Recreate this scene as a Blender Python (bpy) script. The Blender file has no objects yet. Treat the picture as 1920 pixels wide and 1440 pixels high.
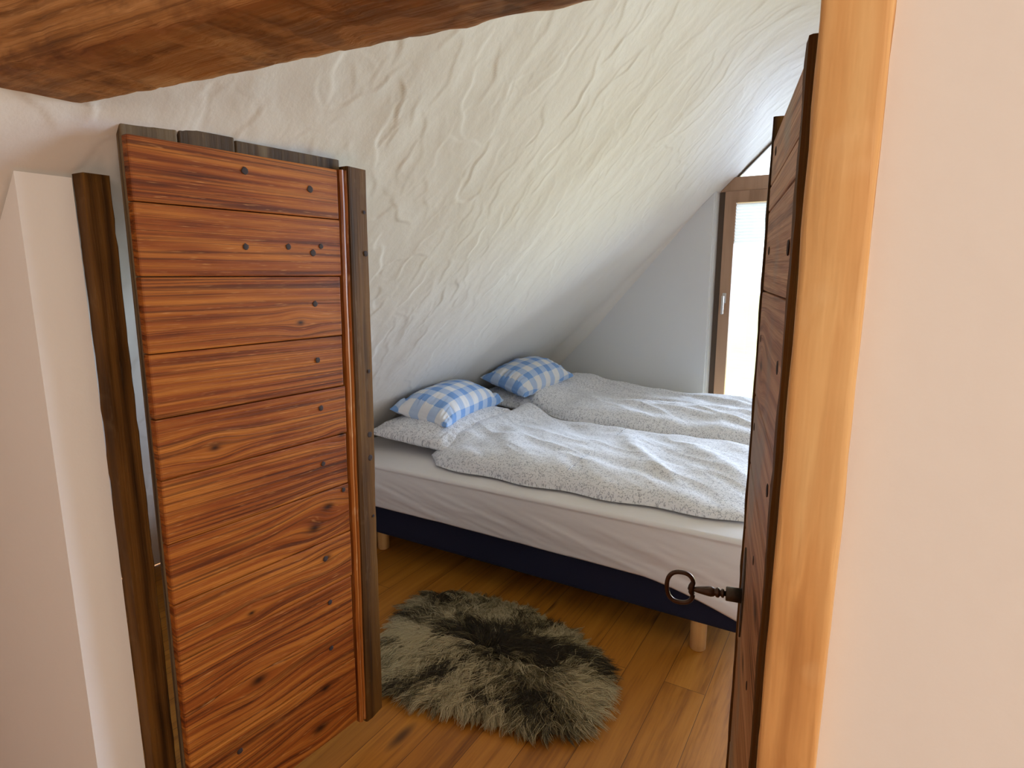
import bpy, bmesh, math, random
import numpy as np
from mathutils import Vector, Matrix

random.seed(7)
rng = np.random.default_rng(11)
scn = bpy.context.scene
COL = scn.collection

# ------------------------------------------------------------------ camera
cam_d = bpy.data.cameras.new('camera')
cam_o = bpy.data.objects.new('camera', cam_d)
COL.objects.link(cam_o)
cam_o.location = (0, 0, 1.40)
cam_o.rotation_euler = (math.radians(90 - 10.28), 0, math.radians(30.3))
cam_d.sensor_fit = 'HORIZONTAL'
cam_d.sensor_width = 36.0
cam_d.lens = 36.0 * 1130.0 / 1920.0
cam_d.clip_start = 0.02
scn.camera = cam_o

# ------------------------------------------------------------------ view, world, lights
vs = scn.view_settings
scn.display_settings.display_device = 'sRGB'
vs.view_transform = 'Standard'
vs.look = 'None'
vs.exposure = 0.0
vs.gamma = 1.0
vs.use_curve_mapping = False

world = bpy.data.worlds.new('sky')
scn.world = world
world.use_nodes = True
wn = world.node_tree
wn.nodes.clear()
wo = wn.nodes.new('ShaderNodeOutputWorld')
wb = wn.nodes.new('ShaderNodeBackground')
wb.inputs[0].default_value = (0.90, 0.95, 1.0, 1)
wb.inputs[1].default_value = 3.2
wn.links.new(wb.outputs[0], wo.inputs[0])


def area(name, loc, target, sx, sy, power, color):
    l = bpy.data.lights.new(name, 'AREA')
    l.shape = 'RECTANGLE'
    l.size, l.size_y = sx, sy
    l.energy = power
    l.color = color
    o = bpy.data.objects.new(name, l)
    COL.objects.link(o)
    o.location = loc
    d = Vector(target) - Vector(loc)
    o.rotation_euler = d.to_track_quat('-Z', 'Y').to_euler()
    return o


# daylight from the sky and from the sunlit meadow, coming in through the gable window
area('sky_light', (2.0, 7.2, 2.1), (-1.2, 3.0, 0.8), 4.0, 3.0, 960, (0.60, 0.74, 1.0))
area('meadow_light', (0.4, 5.3, 0.1), (-0.5, 4.1, 2.3), 2.2, 0.8, 85, (1.0, 0.90, 0.26))
# warm light from the landing: unseen area lamp added behind the person
area('landing_light', (1.95, -1.15, 1.7), (-1.0, 0.7, 1.0), 1.3, 1.1, 46, (1.0, 0.85, 0.71))

scn.cycles.max_bounces = 8
scn.cycles.diffuse_bounces = 5
scn.cycles.transparent_max_bounces = 8
scn.cycles.use_denoising = True
scn.cycles.sample_clamp_indirect = 6.0


# ------------------------------------------------------------------ helpers: objects
def link(o, parent=None):
    COL.objects.link(o)
    if parent is not None:
        o.parent = parent
    return o


def tag(o, label=None, cat=None, group=None, kind=None):
    if label: o['label'] = label
    if cat: o['category'] = cat
    if group: o['group'] = group
    if kind: o['kind'] = kind
    return o


def empty(name, loc=(0, 0, 0), rot=(0, 0, 0)):
    o = bpy.data.objects.new(name, None)
    o.location = loc
    o.rotation_euler = rot
    o.empty_display_size = 0.1
    return link(o)


def mesh_obj(name, verts, faces, mat, parent=None, smooth=True, uvs=None):
    me = bpy.data.meshes.new(name)
    me.from_pydata([tuple(v) for v in verts], [], faces)
    me.update()
    if smooth:
        me.polygons.foreach_set('use_smooth', [True] * len(me.polygons))
    if mat is not None:
        for m in (mat if isinstance(mat, (list, tuple)) else [mat]):
            me.materials.append(m)
    if uvs is not None:
        a = me.attributes.new('cloth_uv', 'FLOAT_VECTOR', 'POINT')
        a.data.foreach_set('vector', np.asarray(uvs, dtype=np.float32).ravel())
    return link(bpy.data.objects.new(name, me), parent)


def bm_obj(name, bm, mat, parent=None, smooth=False):
    me = bpy.data.meshes.new(name)
    bmesh.ops.recalc_face_normals(bm, faces=bm.faces)
    bm.to_mesh(me)
    bm.free()
    if smooth:
        me.polygons.foreach_set('use_smooth', [True] * len(me.polygons))
    for m in (mat if isinstance(mat, (list, tuple)) else [mat]):
        me.materials.append(m)
    return link(bpy.data.objects.new(name, me), parent)


def add_box(bm, x0, x1, y0, y1, z0, z1, bevel=0.0, seg=2):
    m = Matrix.Translation(((x0 + x1) / 2, (y0 + y1) / 2, (z0 + z1) / 2)) @ Matrix.Diagonal((x1 - x0, y1 - y0, z1 - z0, 1))
    r = bmesh.ops.create_cube(bm, size=1.0, matrix=m)
    if bevel > 0:
        es = {e for v in r['verts'] for e in v.link_edges}
        bmesh.ops.bevel(bm, geom=list(es), offset=bevel, segments=seg, affect='EDGES', profile=0.6)


def grid_faces(nu, nv, off=0, wrap_u=False):
    f = []
    for j in range(nv - 1):
        for i in range(nu - (0 if wrap_u else 1)):
            a = off + j * nu + i
            b = off + j * nu + (i + 1) % nu
            f.append((a, b, b + nu, a + nu))
    return f


def lathe(prof, n=24):
    """prof: (radius, z) pairs; returns verts, faces with closed ends"""
    vs_, fs = [], []
    for r, z in prof:
        for k in range(n):
            a = 2 * math.pi * k / n
            vs_.append((r * math.cos(a), r * math.sin(a), z))
    fs = grid_faces(n, len(prof), 0, True)
    fs.append(tuple(range(n))[::-1])
    fs.append(tuple((len(prof) - 1) * n + k for k in range(n)))
    return vs_, fs


def tube(pts, rad, n=12, closed=False):
    pts = [Vector(p) for p in pts]
    vs_, N = [], len(pts)
    up = Vector((0.13, 0.2, 0.97))
    for i, p in enumerate(pts):
        a = pts[(i - 1) % N] if (closed or i > 0) else p
        b = pts[(i + 1) % N] if (closed or i < N - 1) else p
        t = (b - a).normalized()
        u = t.cross(up)
        if u.length < 1e-3:
            u = t.cross(Vector((1, 0, 0)))
        u.normalize()
        w = t.cross(u).normalized()
        r = rad[i] if isinstance(rad, (list, tuple)) else rad
        for k in range(n):
            an = 2 * math.pi * k / n
            vs_.append(p + u * (r * math.cos(an)) + w * (r * math.sin(an)))
    fs = grid_faces(n, N, 0, True)
    if closed:
        for k in range(n):
            fs.append(((N - 1) * n + k, (N - 1) * n + (k + 1) % n, (k + 1) % n, k))
    else:
        fs.append(tuple(range(n))[::-1])
        fs.append(tuple((N - 1) * n + k for k in range(n)))
    return vs_, fs


# value noise on numpy arrays
def vnoise(x, y, seed=0):
    xi = np.floor(x).astype(np.int64)
    yi = np.floor(y).astype(np.int64)
    xf, yf = x - xi, y - yi

    def h(a, b):
        n = (a * 374761393 + b * 668265263 + seed * 974711) & 0x7fffffff
        n = ((n ^ (n >> 13)) * 1274126177) & 0x7fffffff
        return ((n ^ (n >> 16)) & 0xffff) / 65535.0
    u = xf * xf * xf * (xf * (xf * 6 - 15) + 10)
    v = yf * yf * yf * (yf * (yf * 6 - 15) + 10)
    return (h(xi, yi) * (1 - u) + h(xi + 1, yi) * u) * (1 - v) + (h(xi, yi + 1) * (1 - u) + h(xi + 1, yi + 1) * u) * v


def fbm(x, y, oct=4, seed=0):
    s, a, t = 0, 1.0, 0
    for k in range(oct):
        s = s + a * (vnoise(x * 2 ** k + 17.3 * k, y * 2 ** k - 9.1 * k, seed + k) - 0.5)
        t += a
        a *= 0.5
    return s / t * 2


# ------------------------------------------------------------------ helpers: materials
class NT:
    def __init__(self, name):
        self.m = bpy.data.materials.new(name)
        self.m.use_nodes = True
        self.t = self.m.node_tree
        self.t.nodes.clear()
        self.out = self.n('ShaderNodeOutputMaterial')
        self.b = self.n('ShaderNodeBsdfPrincipled')
        self.l(self.b.outputs[0], self.out.inputs[0])

    def n(self, typ, **kw):
        nd = self.t.nodes.new(typ)
        for k, v in kw.items():
            if k.startswith('_'):
                setattr(nd, k[1:], v)
        for k, v in kw.items():
            if not k.startswith('_'):
                key = int(k[1:]) if k[0] == 'i' and k[1:].isdigit() else k.replace('__', ' ')
                nd.inputs[key].default_value = v
        return nd

    def l(self, a, b):
        self.t.links.new(a, b)

    def coord(self, which='Object'):
        return self.n('ShaderNodeTexCoord').outputs[which]

    def mapping(self, vec, scale=(1, 1, 1), loc=(0, 0, 0), rot=(0, 0, 0)):
        m = self.n('ShaderNodeMapping')
        m.inputs['Scale'].default_value = scale
        m.inputs['Location'].default_value = loc
        m.inputs['Rotation'].default_value = rot
        self.l(vec, m.inputs['Vector'])
        return m.outputs[0]

    def noise(self, vec, scale=5, detail=3, rough=0.5, dist=0.0):
        m = self.n('ShaderNodeTexNoise')
        m.inputs['Scale'].default_value = scale
        m.inputs['Detail'].default_value = detail
        m.inputs['Roughness'].default_value = rough
        m.inputs['Distortion'].default_value = dist
        self.l(vec, m.inputs['Vector'])
        return m.outputs['Fac']

    def ramp(self, fac, stops):
        r = self.n('ShaderNodeValToRGB')
        e = r.color_ramp.elements
        while len(e) < len(stops):
            e.new(0.5)
        for i, (p, c) in enumerate(stops):
            e[i].position = p
            e[i].color = (*c, 1) if len(c) == 3 else c
        self.l(fac, r.inputs[0])
        return r.outputs[0]

    def mix(self, fac, a, b, mode='MIX'):
        m = self.n('ShaderNodeMix', _data_type='RGBA', _blend_type=mode)
        for idx, v in ((0, fac), (6, a), (7, b)):
            if isinstance(v, (int, float)):
                m.inputs[idx].default_value = v
            elif isinstance(v, tuple):
                m.inputs[idx].default_value = (*v, 1) if len(v) == 3 else v
            else:
                self.l(v, m.inputs[idx])
        return m.outputs[2]

    def math(self, op, a, b=None, c=None, clamp=False):
        m = self.n('ShaderNodeMath', _operation=op, _use_clamp=clamp)
        for i, v in enumerate((a, b, c)):
            if v is None: continue
            if isinstance(v, (int, float)): m.inputs[i].default_value = v
            else: self.l(v, m.inputs[i])
        return m.outputs[0]

    def vadd(self, a, b, op='ADD'):
        m = self.n('ShaderNodeVectorMath', _operation=op)
        for i, v in enumerate((a, b)):
            if isinstance(v, tuple): m.inputs[i].default_value = v
            else: self.l(v, m.inputs[i])
        return m.outputs['Value'] if op in ('LENGTH', 'DISTANCE') else m.outputs[0]

    def comb(self, x=0.0, y=0.0, z=0.0):
        m = self.n('ShaderNodeCombineXYZ')
        for i, v in enumerate((x, y, z)):
            if isinstance(v, (int, float)): m.inputs[i].default_value = v
            else: self.l(v, m.inputs[i])
        return m.outputs[0]

    def bump(self, h, strength=0.5, dist=0.01):
        b = self.n('ShaderNodeBump')
        b.inputs['Strength'].default_value = strength
        b.inputs['Distance'].default_value = dist
        self.l(h, b.inputs['Height'])
        self.l(b.outputs[0], self.b.inputs['Normal'])

    def set(self, **kw):
        for k, v in kw.items():
            k = k.replace('__', ' ')
            if isinstance(v, (int, float)): self.b.inputs[k].default_value = v
            elif isinstance(v, tuple): self.b.inputs[k].default_value = (*v, 1) if len(v) == 3 else v
            else: self.l(v, self.b.inputs[k])
        return self


def plaster(name, col=(0.81, 0.78, 0.73), bump=0.25):
    t = NT(name)
    c = t.coord()
    n1 = t.noise(c, 2.2, 3)
    n2 = t.noise(t.mapping(c, (1, 1, 1)), 26, 4, 0.6)
    colr = t.mix(n1, tuple(v * 0.95 for v in col), col)
    t.set(Base__Color=colr, Roughness=0.88)
    t.bump(n2, bump, 0.004)
    return t.m


def wood(name, dark, mid, light, axis='X', rings=16, gloss=0.45, bump=0.35, knots=(), stretch=0.10, fleck=0.35,
         fleck_col=(0.75, 0.45, 0.22), board=True, dist=5.0, patch=None, worn=None, wave=0.20, spec=0.3, fine=0.0):
    """Sawn timber with the grain running along one axis of the object; a point attribute 'board' shifts the figure per board."""
    t = NT(name)
    c = t.coord()
    sep = t.n('ShaderNodeSeparateXYZ')
    t.l(c, sep.inputs[0])
    ax = {'X': 0, 'Y': 1, 'Z': 2}[axis]
    oth = [i for i in range(3) if i != ax]
    g, p, q = sep.outputs[ax], sep.outputs[oth[0]], sep.outputs[oth[1]]
    if board:
        at = t.n('ShaderNodeAttribute', _attribute_name='board')
        rnd = at.outputs['Fac']
    else:
        rnd = t.math('MULTIPLY', 0.37, 1.0)
    gg = t.math('ADD', t.math('MULTIPLY', g, stretch), t.math('MULTIPLY', rnd, 7.31))
    qq = t.math('ADD', q, t.math('MULTIPLY', rnd, 1.7))
    knotmask = None
    for (ka, kb, kr) in knots:        # position along grain, across, radius
        dg = t.math('MULTIPLY', t.math('SUBTRACT', g, ka), 0.55)
        dq = t.math('SUBTRACT', q, kb)
        d2 = t.math('ADD', t.math('MULTIPLY', dg, dg), t.math('MULTIPLY', dq, dq))
        # bends the grain round the knot
        fall = t.math('EXPONENT', t.math('MULTIPLY', d2, -1.0 / (2 * (kr * 2.0) ** 2)))
        qq = t.math('SUBTRACT', qq, t.math('MULTIPLY', t.math('MULTIPLY', fall, dq), 0.75))
        km = t.math('EXPONENT', t.math('MULTIPLY', d2, -1.0 / (kr * 0.6) ** 2))
        knotmask = km if knotmask is None else t.math('MAXIMUM', knotmask, km)
    vec = t.comb(gg, p, qq)
    warp = t.noise(vec, 3.5, 2, 0.5)
    qw = t.math('ADD', qq, t.math('MULTIPLY', t.math('SUBTRACT', warp, 0.5), 0.05 * dist / 5))
    vec2 = t.comb(t.math('MULTIPLY', gg, 1.0), p, qw)
    wv = t.n('ShaderNodeTexWave', _wave_type='BANDS', _bands_direction='Z', _wave_profile='SIN')
    wv.inputs['Scale'].default_value = rings
    wv.inputs['Distortion'].default_value = dist
    wv.inputs['Detail'].default_value = 3
    wv.inputs['Detail Scale'].default_value = 1.2
    wv.inputs['Detail Roughness'].default_value = 0.55
    t.l(vec2, wv.inputs['Vector'])
    fib = t.noise(t.comb(t.math('MULTIPLY', g, 4), t.math('MULTIPLY', p, 60), t.math('MULTIPLY', qw, 230)), 1.0, 3, 0.6)
    broad = t.noise(t.comb(t.math('MULTIPLY', gg, 14), t.math('MULTIPLY', p, 3), t.math('MULTIPLY', qq, 13)), 1.0, 3, 0.6, 0.6)
    lines = t.noise(t.comb(t.math('MULTIPLY', gg, 6), t.math('MULTIPLY', p, 12), t.math('MULTIPLY', qw, 85)), 1.0, 3, 0.65)
    f = t.math('ADD', t.math('MULTIPLY', wv.outputs['Fac'], wave), t.math('MULTIPLY', fib, 0.20))
    f = t.math('ADD', f, t.math('MULTIPLY', broad, 0.50))
    f = t.math('ADD', f, t.math('MULTIPLY', lines, 0.42 - wave))
    colr = t.ramp(f, [(0.36, dark), (0.50, mid), (0.68, light)])
    if fine > 0:      # crisp darker annual lines, and pores
        ln = t.noise(t.comb(t.math('MULTIPLY', gg, 9), t.math('MULTIPLY', p, 20), t.math('MULTIPLY', t.math('ADD', qw, t.math('MULTIPLY', wv.outputs['Fac'], 0.004)), 190)), 1.0, 4, 0.6)
        colr = t.mix(t.math('MULTIPLY', t.ramp(ln, [(0.50, (0, 0, 0)), (0.60, (1, 1, 1))]), fine), colr, tuple(v * 1.6 for v in dark))
    if worn:
        wn_ = t.noise(t.comb(t.math('MULTIPLY', g, 9), t.math('MULTIPLY', p, 9), t.math('MULTIPLY', q, 14)), 1.0, 4, 0.65)
        colr = t.mix(t.math('MULTIPLY', t.ramp(wn_, [(0.50, (0, 0, 0)), (0.66, (1, 1, 1))]), 0.75), colr, worn)
    if patch:
        pn = t.noise(t.comb(t.math('MULTIPLY', g, 3.3), p, t.math('MULTIPLY', q, 5)), 1.0, 2)
        colr = t.mix(t.math('MULTIPLY', t.ramp(pn, [(0.50, (0, 0, 0)), (0.60, (1, 1, 1))]), 0.8), colr, patch)
    if fleck > 0:
        fl = t.noise(t.comb(t.math('MULTIPLY', g, 16), p, t.math('MULTIPLY', qw, 300)), 1.0, 2, 0.7)
        msk = t.math('MULTIPLY', t.ramp(fl, [(0.60, (0, 0, 0)), (0.72, (1, 1, 1))]), fleck)
        colr = t.mix(msk, colr, fleck_col)
    if knotmask is not None:
        colr = t.mix(t.math('MULTIPLY', knotmask, 0.93, clamp=True), colr, tuple(v * 0.35 for v in dark))
    t.set(Base__Color=colr, Roughness=gloss)
    t.b.inputs['Specular IOR Level'].default_value = spec
    t.bump(t.math('ADD', t.math('MULTIPLY', f, 0.7), fib), bump, 0.003)
    return t.m


def plain(name, col, rough=0.6, metal=0.0, bump=0.0, bscale=60, var=0.0, coat=0.0):
    t = NT(name)
    c = t.coord()
    n = t.noise(c, bscale, 3, 0.6)
    if var > 0:
        t.set(Base__Color=t.mix(n, tuple(v * (1 - var) for v in col), tuple(min(1, v * (1 + var)) for v in col)))
    else:
        t.set(Base__Color=col)
    t.set(Roughness=rough, Metallic=metal, Coat__Weight=coat)
    if bump > 0:
        t.bump(n, bump, 0.003)
    return t.m


M_plaster = plaster('rough_plaster')
M_plaster_white = plaster('white_painted_plaster', (0.90, 0.895, 0.885), 0.2)
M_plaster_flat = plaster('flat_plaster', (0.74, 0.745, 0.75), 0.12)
M_door = wood('red_pine', (0.022, 0.0045, 0.0012), (0.25, 0.058, 0.007), (0.46, 0.155, 0.022), 'X', rings=13, gloss=0.45,
              bump=0.5, stretch=0.11, fleck=0.6, wave=0.10, fine=0.62, fleck_col=(0.60, 0.28, 0.09),
              knots=[(0.447, 0.80, 0.016), (0.403, 0.756, 0.020), (0.435, 0.661, 0.013), (0.221, 0.425, 0.020),
                     (0.411, 0.285, 0.014), (0.388, 0.176, 0.022), (0.392, 1.287, 0.010), (0.215, 0.608, 0.009),
                     (0.16, 1.03, 0.012), (0.50, 0.985, 0.010)])
M_bead = wood('orange_pine_bead', (0.10, 0.022, 0.004), (0.27, 0.075, 0.013), (0.38, 0.13, 0.025), 'Z', rings=20, gloss=0.38,
              bump=0.3, fleck=0.35, board=False)
M_old = wood('dark_weathered_wood', (0.025, 0.011, 0.003), (0.085, 0.037, 0.008), (0.15, 0.068, 0.014), 'Z', rings=12, spec=0.12, gloss=0.65,
             bump=0.5, fleck=0.12, fleck_col=(0.30, 0.2, 0.1), board=False)
M_oldx = wood('dark_end_boards', (0.020, 0.010, 0.005), (0.080, 0.050, 0.026), (0.17, 0.12, 0.065), 'Z', rings=22, gloss=0.7,
              bump=0.6, fleck=0.1, board=True)
M_rdoor = wood('worn_red_pine', (0.10, 0.038, 0.014), (0.45, 0.215, 0.095), (0.60, 0.34, 0.17), 'X', rings=11, spec=0.2, fine=0.4, wave=0.14, gloss=0.5,
               bump=0.6, stretch=0.14, fleck=0.25, fleck_col=(0.45, 0.3, 0.18), patch=(0.34, 0.26, 0.18), dist=7,
               knots=[(0.16, 0.965, 0.018), (0.30, 0.80, 0.02), (0.22, 0.62, 0.016), (0.38, 1.26, 0.018)])
M_beam = wood('hewn_beam', (0.075, 0.028, 0.007), (0.34, 0.150, 0.043), (0.52, 0.27, 0.10), 'X', rings=12, fine=0.5, wave=0.12, gloss=0.7,
              bump=0.7, stretch=0.16, fleck=0.4, fleck_col=(0.60, 0.33, 0.14), board=False, dist=5, worn=(0.13, 0.052, 0.017))
M_jamb = wood('pale_raw_timber', (0.30, 0.12, 0.032), (0.74, 0.41, 0.155), (0.88, 0.60, 0.28), 'Z', rings=11, fine=0.22, gloss=0.6,
              bump=0.35, stretch=0.10, fleck=0.2, fleck_col=(0.9, 0.65, 0.36), board=False, dist=5)
M_iron = plain('forged_iron', (0.085, 0.055, 0.042), 0.34, 0.85, 0.15, 90, 0.4)
M_plate = plain('iron_plate', (0.09, 0.075, 0.06), 0.5, 0.6, 0.4, 60, 0.4)
M_nail = plain('nail_iron', (0.028, 0.012, 0.009), 0.75, 0.0, 0.3, 120, 0.4)
M_navy = plain('navy_fabric', (0.0055, 0.0065, 0.026), 0.95, 0, 0.3, 500, 0.15)
M_legw = wood('birch_leg', (0.42, 0.20, 0.055), (0.60, 0.32, 0.11), (0.70, 0.42, 0.17), 'Z', rings=8, gloss=0.4, bump=0.1, fleck=0, board=False, dist=2)
M_sheet = plain('white_sheet', (0.80, 0.765, 0.755), 0.85, 0, 0.06, 420, 0.0)
M_frame = wood('brown_window_frame', (0.30, 0.17, 0.10), (0.38, 0.225, 0.14), (0.45, 0.28, 0.18), 'Z', rings=8, gloss=0.5, bump=0.1, fleck=0, board=False)
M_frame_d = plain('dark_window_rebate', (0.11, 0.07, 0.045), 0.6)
M_alu = plain('brushed_handle', (0.62, 0.60, 0.58), 0.3, 0.7)
M_hide = plain('sheepskin_hide', (0.045, 0.035, 0.022), 0.95, 0, 0.3, 80, 0.3)
def mat_blind():
    t = NT('white_blind_cloth')
    t.set(Base__Color=(0.9, 0.9, 0.88), Roughness=0.9)
    tr = t.n('ShaderNodeBsdfTranslucent')
    tr.inputs[0].default_value = (0.92, 0.92, 0.90, 1)
    mx = t.n('ShaderNodeMixShader')
    mx.inputs[0].default_value = 0.75
    t.l(t.b.outputs[0], mx.inputs[1]); t.l(tr.outputs[0], mx.inputs[2]); t.l(mx.outputs[0], t.out.inputs[0])
    return t.m


M_white = mat_blind()
M_meadow = plain('sunlit_meadow', (0.62, 0.62, 0.30), 0.95, 0, 0.3, 1.5, 0.15)


def mat_glass():
    m = bpy.data.materials.new('window_glass')
    m.use_nodes = True
    t = m.node_tree
    t.nodes.clear()
    o = t.nodes.new('ShaderNodeOutputMaterial')
    mx = t.nodes.new('ShaderNodeMixShader')
    a = t.nodes.new('ShaderNodeBsdfTransparent')
    g = t.nodes.new('ShaderNodeBsdfGlossy')
    f = t.nodes.new('ShaderNodeFresnel')
    a.inputs[0].default_value = (0.97, 0.985, 0.98, 1)
    g.inputs['Roughness'].default_value = 0.02
    t.links.new(f.outputs[0], mx.inputs[0])
    t.links.new(a.outputs[0], mx.inputs[1])
    t.links.new(g.outputs[0], mx.inputs[2])
    t.links.new(mx.outputs[0], o.inputs[0])
    return m


M_glass = mat_glass()


def mat_floor():
    t = NT('oiled_oak_floor')
    c = t.coord()
    r = t.mapping(c, (1, 1, 1), (0.0, 0.073, 0), (0, 0, math.radians(90)))   # planks run along world Y
    br = t.n('ShaderNodeTexBrick')
    br.offset = 0.37
    br.inputs['Color1'].default_value = (0, 0, 0, 1)
    br.inputs['Color2'].default_value = (1, 1, 1, 1)
    br.inputs['Mortar'].default_value = (0.5, 0.5, 0.5, 1)
    br.inputs['Scale'].default_value = 1.0
    br.inputs['Mortar Size'].default_value = 0.0011
    br.inputs['Mortar Smooth'].default_value = 0.3
    br.inputs['Brick Width'].default_value = 1.9
    br.inputs['Row Height'].default_value = 0.14
    t.l(r, br.inputs['Vector'])
    rnd = br.outputs['Color']
    off = t.vadd(r, t.mix(1.0, rnd, (9.0, 3.0, 5.0), 'MULTIPLY'))
    g1 = t.noise(t.mapping(off, (1.1, 17, 1)), 1.0, 5, 0.55, 0.6)
    g2 = t.noise(t.mapping(off, (7, 130, 1)), 1.0, 3, 0.6)
    f = t.math('ADD', t.math('MULTIPLY', g1, 0.65), t.math('MULTIPLY', g2, 0.35))
    colr = t.ramp(f, [(0.30, (0.19, 0.062, 0.007)), (0.50, (0.47, 0.178, 0.019)), (0.72, (0.62, 0.265, 0.036))])
    colr = t.mix(t.math('MULTIPLY', rnd, 0.35), colr, (0.25, 0.080, 0.009))
    kn = t.n('ShaderNodeTexVoronoi')
    kn.inputs['Scale'].default_value = 1.0
    t.l(t.mapping(off, (1.3, 4.2, 1)), kn.inputs['Vector'])
    kmask = t.ramp(kn.outputs['Distance'], [(0.045, (1, 1, 1)), (0.11, (0, 0, 0))])
    colr = t.mix(t.math('MULTIPLY', kmask, 0.85), colr, (0.045, 0.016, 0.005))
    colr = t.mix(t.math('MULTIPLY', br.outputs['Fac'], 0.8), colr, (0.03, 0.012, 0.004))
    t.set(Base__Color=colr, Roughness=t.ramp(g2, [(0.3, (0.42,) * 3), (0.7, (0.56,) * 3)]))
    t.b.inputs['Specular IOR Level'].default_value = 0.3
    h = t.math('SUBTRACT', t.math('MULTIPLY', f, 0.25), br.outputs['Fac'])
    t.bump(h, 0.15, 0.002)
    return t.m


def mat_floral():
    t = NT('floral_cotton')
    at = t.n('ShaderNodeAttribute', _attribute_name='cloth_uv').outputs['Vector']
    nz = t.n('ShaderNodeTexNoise')
    nz.inputs['Scale'].default_value = 70
    nz.inputs['Detail'].default_value = 2
    t.l(at, nz.inputs['Vector'])
    wv = t.vadd(at, t.mix(1.0, nz.outputs['Color'], (0.012, 0.012, 0.0), 'MULTIPLY'))
    v = t.n('ShaderNodeTexVoronoi')
    v.inputs['Scale'].default_value = 150
    t.l(wv, v.inputs['Vector'])
    v2 = t.n('ShaderNodeTexVoronoi', _feature='DISTANCE_TO_EDGE')
    v2.inputs['Scale'].default_value = 62
    t.l(wv, v2.inputs['Vector'])
    leaf = t.ramp(v.outputs['Distance'], [(0.28, (1, 1, 1)), (0.42, (0, 0, 0))])
    gate = t.ramp(t.noise(at, 48, 2), [(0.38, (0, 0, 0)), (0.48, (1, 1, 1))])
    stem = t.math('MULTIPLY', t.ramp(v2.outputs['Distance'], [(0.03, (1, 1, 1)), (0.07, (0, 0, 0))]), t.ramp(t.noise(at, 60, 2), [(0.52, (0, 0, 0)), (0.58, (1, 1, 1))]))
    m = t.math('MAXIMUM', t.math('MULTIPLY', leaf, gate), stem)
    colr = t.mix(t.math('MULTIPLY', m, 0.78), (0.845, 0.845, 0.875), (0.32, 0.325, 0.37))
    t.set(Base__Color=colr, Roughness=0.85, Sheen__Weight=0.1)
    t.bump(t.noise(at, 900, 2), 0.08, 0.001)
    return t.m


def mat_gingham():
    t = NT('blue_gingham')
    at = t.n('ShaderNodeAttribute', _attribute_name='cloth_uv').outputs['Vector']
    sp = t.n('ShaderNodeSeparateXYZ')
    t.l(at, sp.inputs[0])
    per = 0.108
    s = []
    for k, ph in ((0, 0.0), (1, 0.3)):
        fr = t.math('FRACT', t.math('ADD', t.math('DIVIDE', sp.outputs[k], per), 50.0 + ph))
        s.append(t.math('GREATER_THAN', fr, 0.52))
    sm = t.math('MULTIPLY', t.math('ADD', s[0], s[1]), 0.5)
    colr = t.ramp(sm, [(0.25, (0.86, 0.865, 0.90)), (0.26, (0.52, 0.65, 0.88)), (0.75, (0.52, 0.65, 0.88)), (0.76, (0.23, 0.42, 0.80))])
    t.t.nodes[-1]
    for nd in t.t.nodes:
        if nd.bl_idname == 'ShaderNodeValToRGB':
            nd.color_ramp.interpolation = 'CONSTANT'
            e = nd.color_ramp.elements
            e[0].position = 0.0; e[1].position = 0.3; e[2].position = 0.6; e[3].position = 0.8
            e[2].color = e[1].color
    t.set(Base__Color=colr, Roughness=0.85)
    t.bump(t.noise(at, 900, 2), 0.08, 0.001)
    return t.m


def mat_fleece():
    t = NT('sheep_fleece')
    at = t.n('ShaderNodeAttribute', _attribute_name='strand_color').outputs['Color']
    t.set(Base__Color=at, Roughness=0.62)
    t.b.inputs['Specular IOR Level'].default_value = 0.25
    return t.m


M_floor = mat_floor()
M_floral = mat_floral()
M_gingham = mat_gingham()
M_fleece = mat_fleece()


def struct(o):
    o['kind'] = 'structure'
    return o


# ------------------------------------------------------------------ room shell
K = 2.89            # slope: z = x + K
CZ = 2.46           # flat ceiling height
YG = 4.30           # inner face of the gable wall
YB = -2.6           # back wall of the landing

bm = bmesh.new()
add_box(bm, -2.95, 4.15, YB - 0.2, YG + 0.02, -0.12, 0.0)
struct(bm_obj('floor', bm, M_floor))

# sloping plastered wall, trowelled relief, rounded over into the flat ceiling
Rk = 0.55
cx = CZ - K
T = Rk * math.tan(math.radians(22.5))
path = []
Ls = (cx - (-2.89)) * math.sqrt(2) - T      # straight run
ss = np.concatenate([np.linspace(0, 0.55, 8)[:-1], np.arange(0.55, Ls, 0.0058)])
for s_ in ss:
    path.append((-2.89 + s_ / math.sqrt(2), s_ / math.sqrt(2), 45.0))
c0 = (-2.89 + Ls / math.sqrt(2), Ls / math.sqrt(2))
ccx, ccz = c0[0] + Rk / math.sqrt(2), c0[1] - Rk / math.sqrt(2)
for a in np.linspace(135, 90, 44)[1:]:
    path.append((ccx + Rk * math.cos(math.radians(a)), ccz + Rk * math.sin(math.radians(a)), a - 90))
xe = path[-1][0]
for x_ in np.arange(xe + 0.03, 0.1, 0.03):
    path.append((x_, CZ, 0.0))
path = np.array(path)
sarr = np.concatenate([[0], np.cumsum(np.hypot(np.diff(path[:, 0]), np.diff(path[:, 1])))])
yarr = np.concatenate([np.arange(YB, 0.45, 0.014), np.arange(0.45, 4.54, 0.0062)])
S, Y = np.meshgrid(sarr, yarr)
H = fbm(Y * 2.2, S * 1.3, 3, 5) * 0.008 + fbm(Y * 9, S * 5, 3, 9) * 0.0022
lay = np.zeros_like(H)
rr = random.Random(5)
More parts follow.
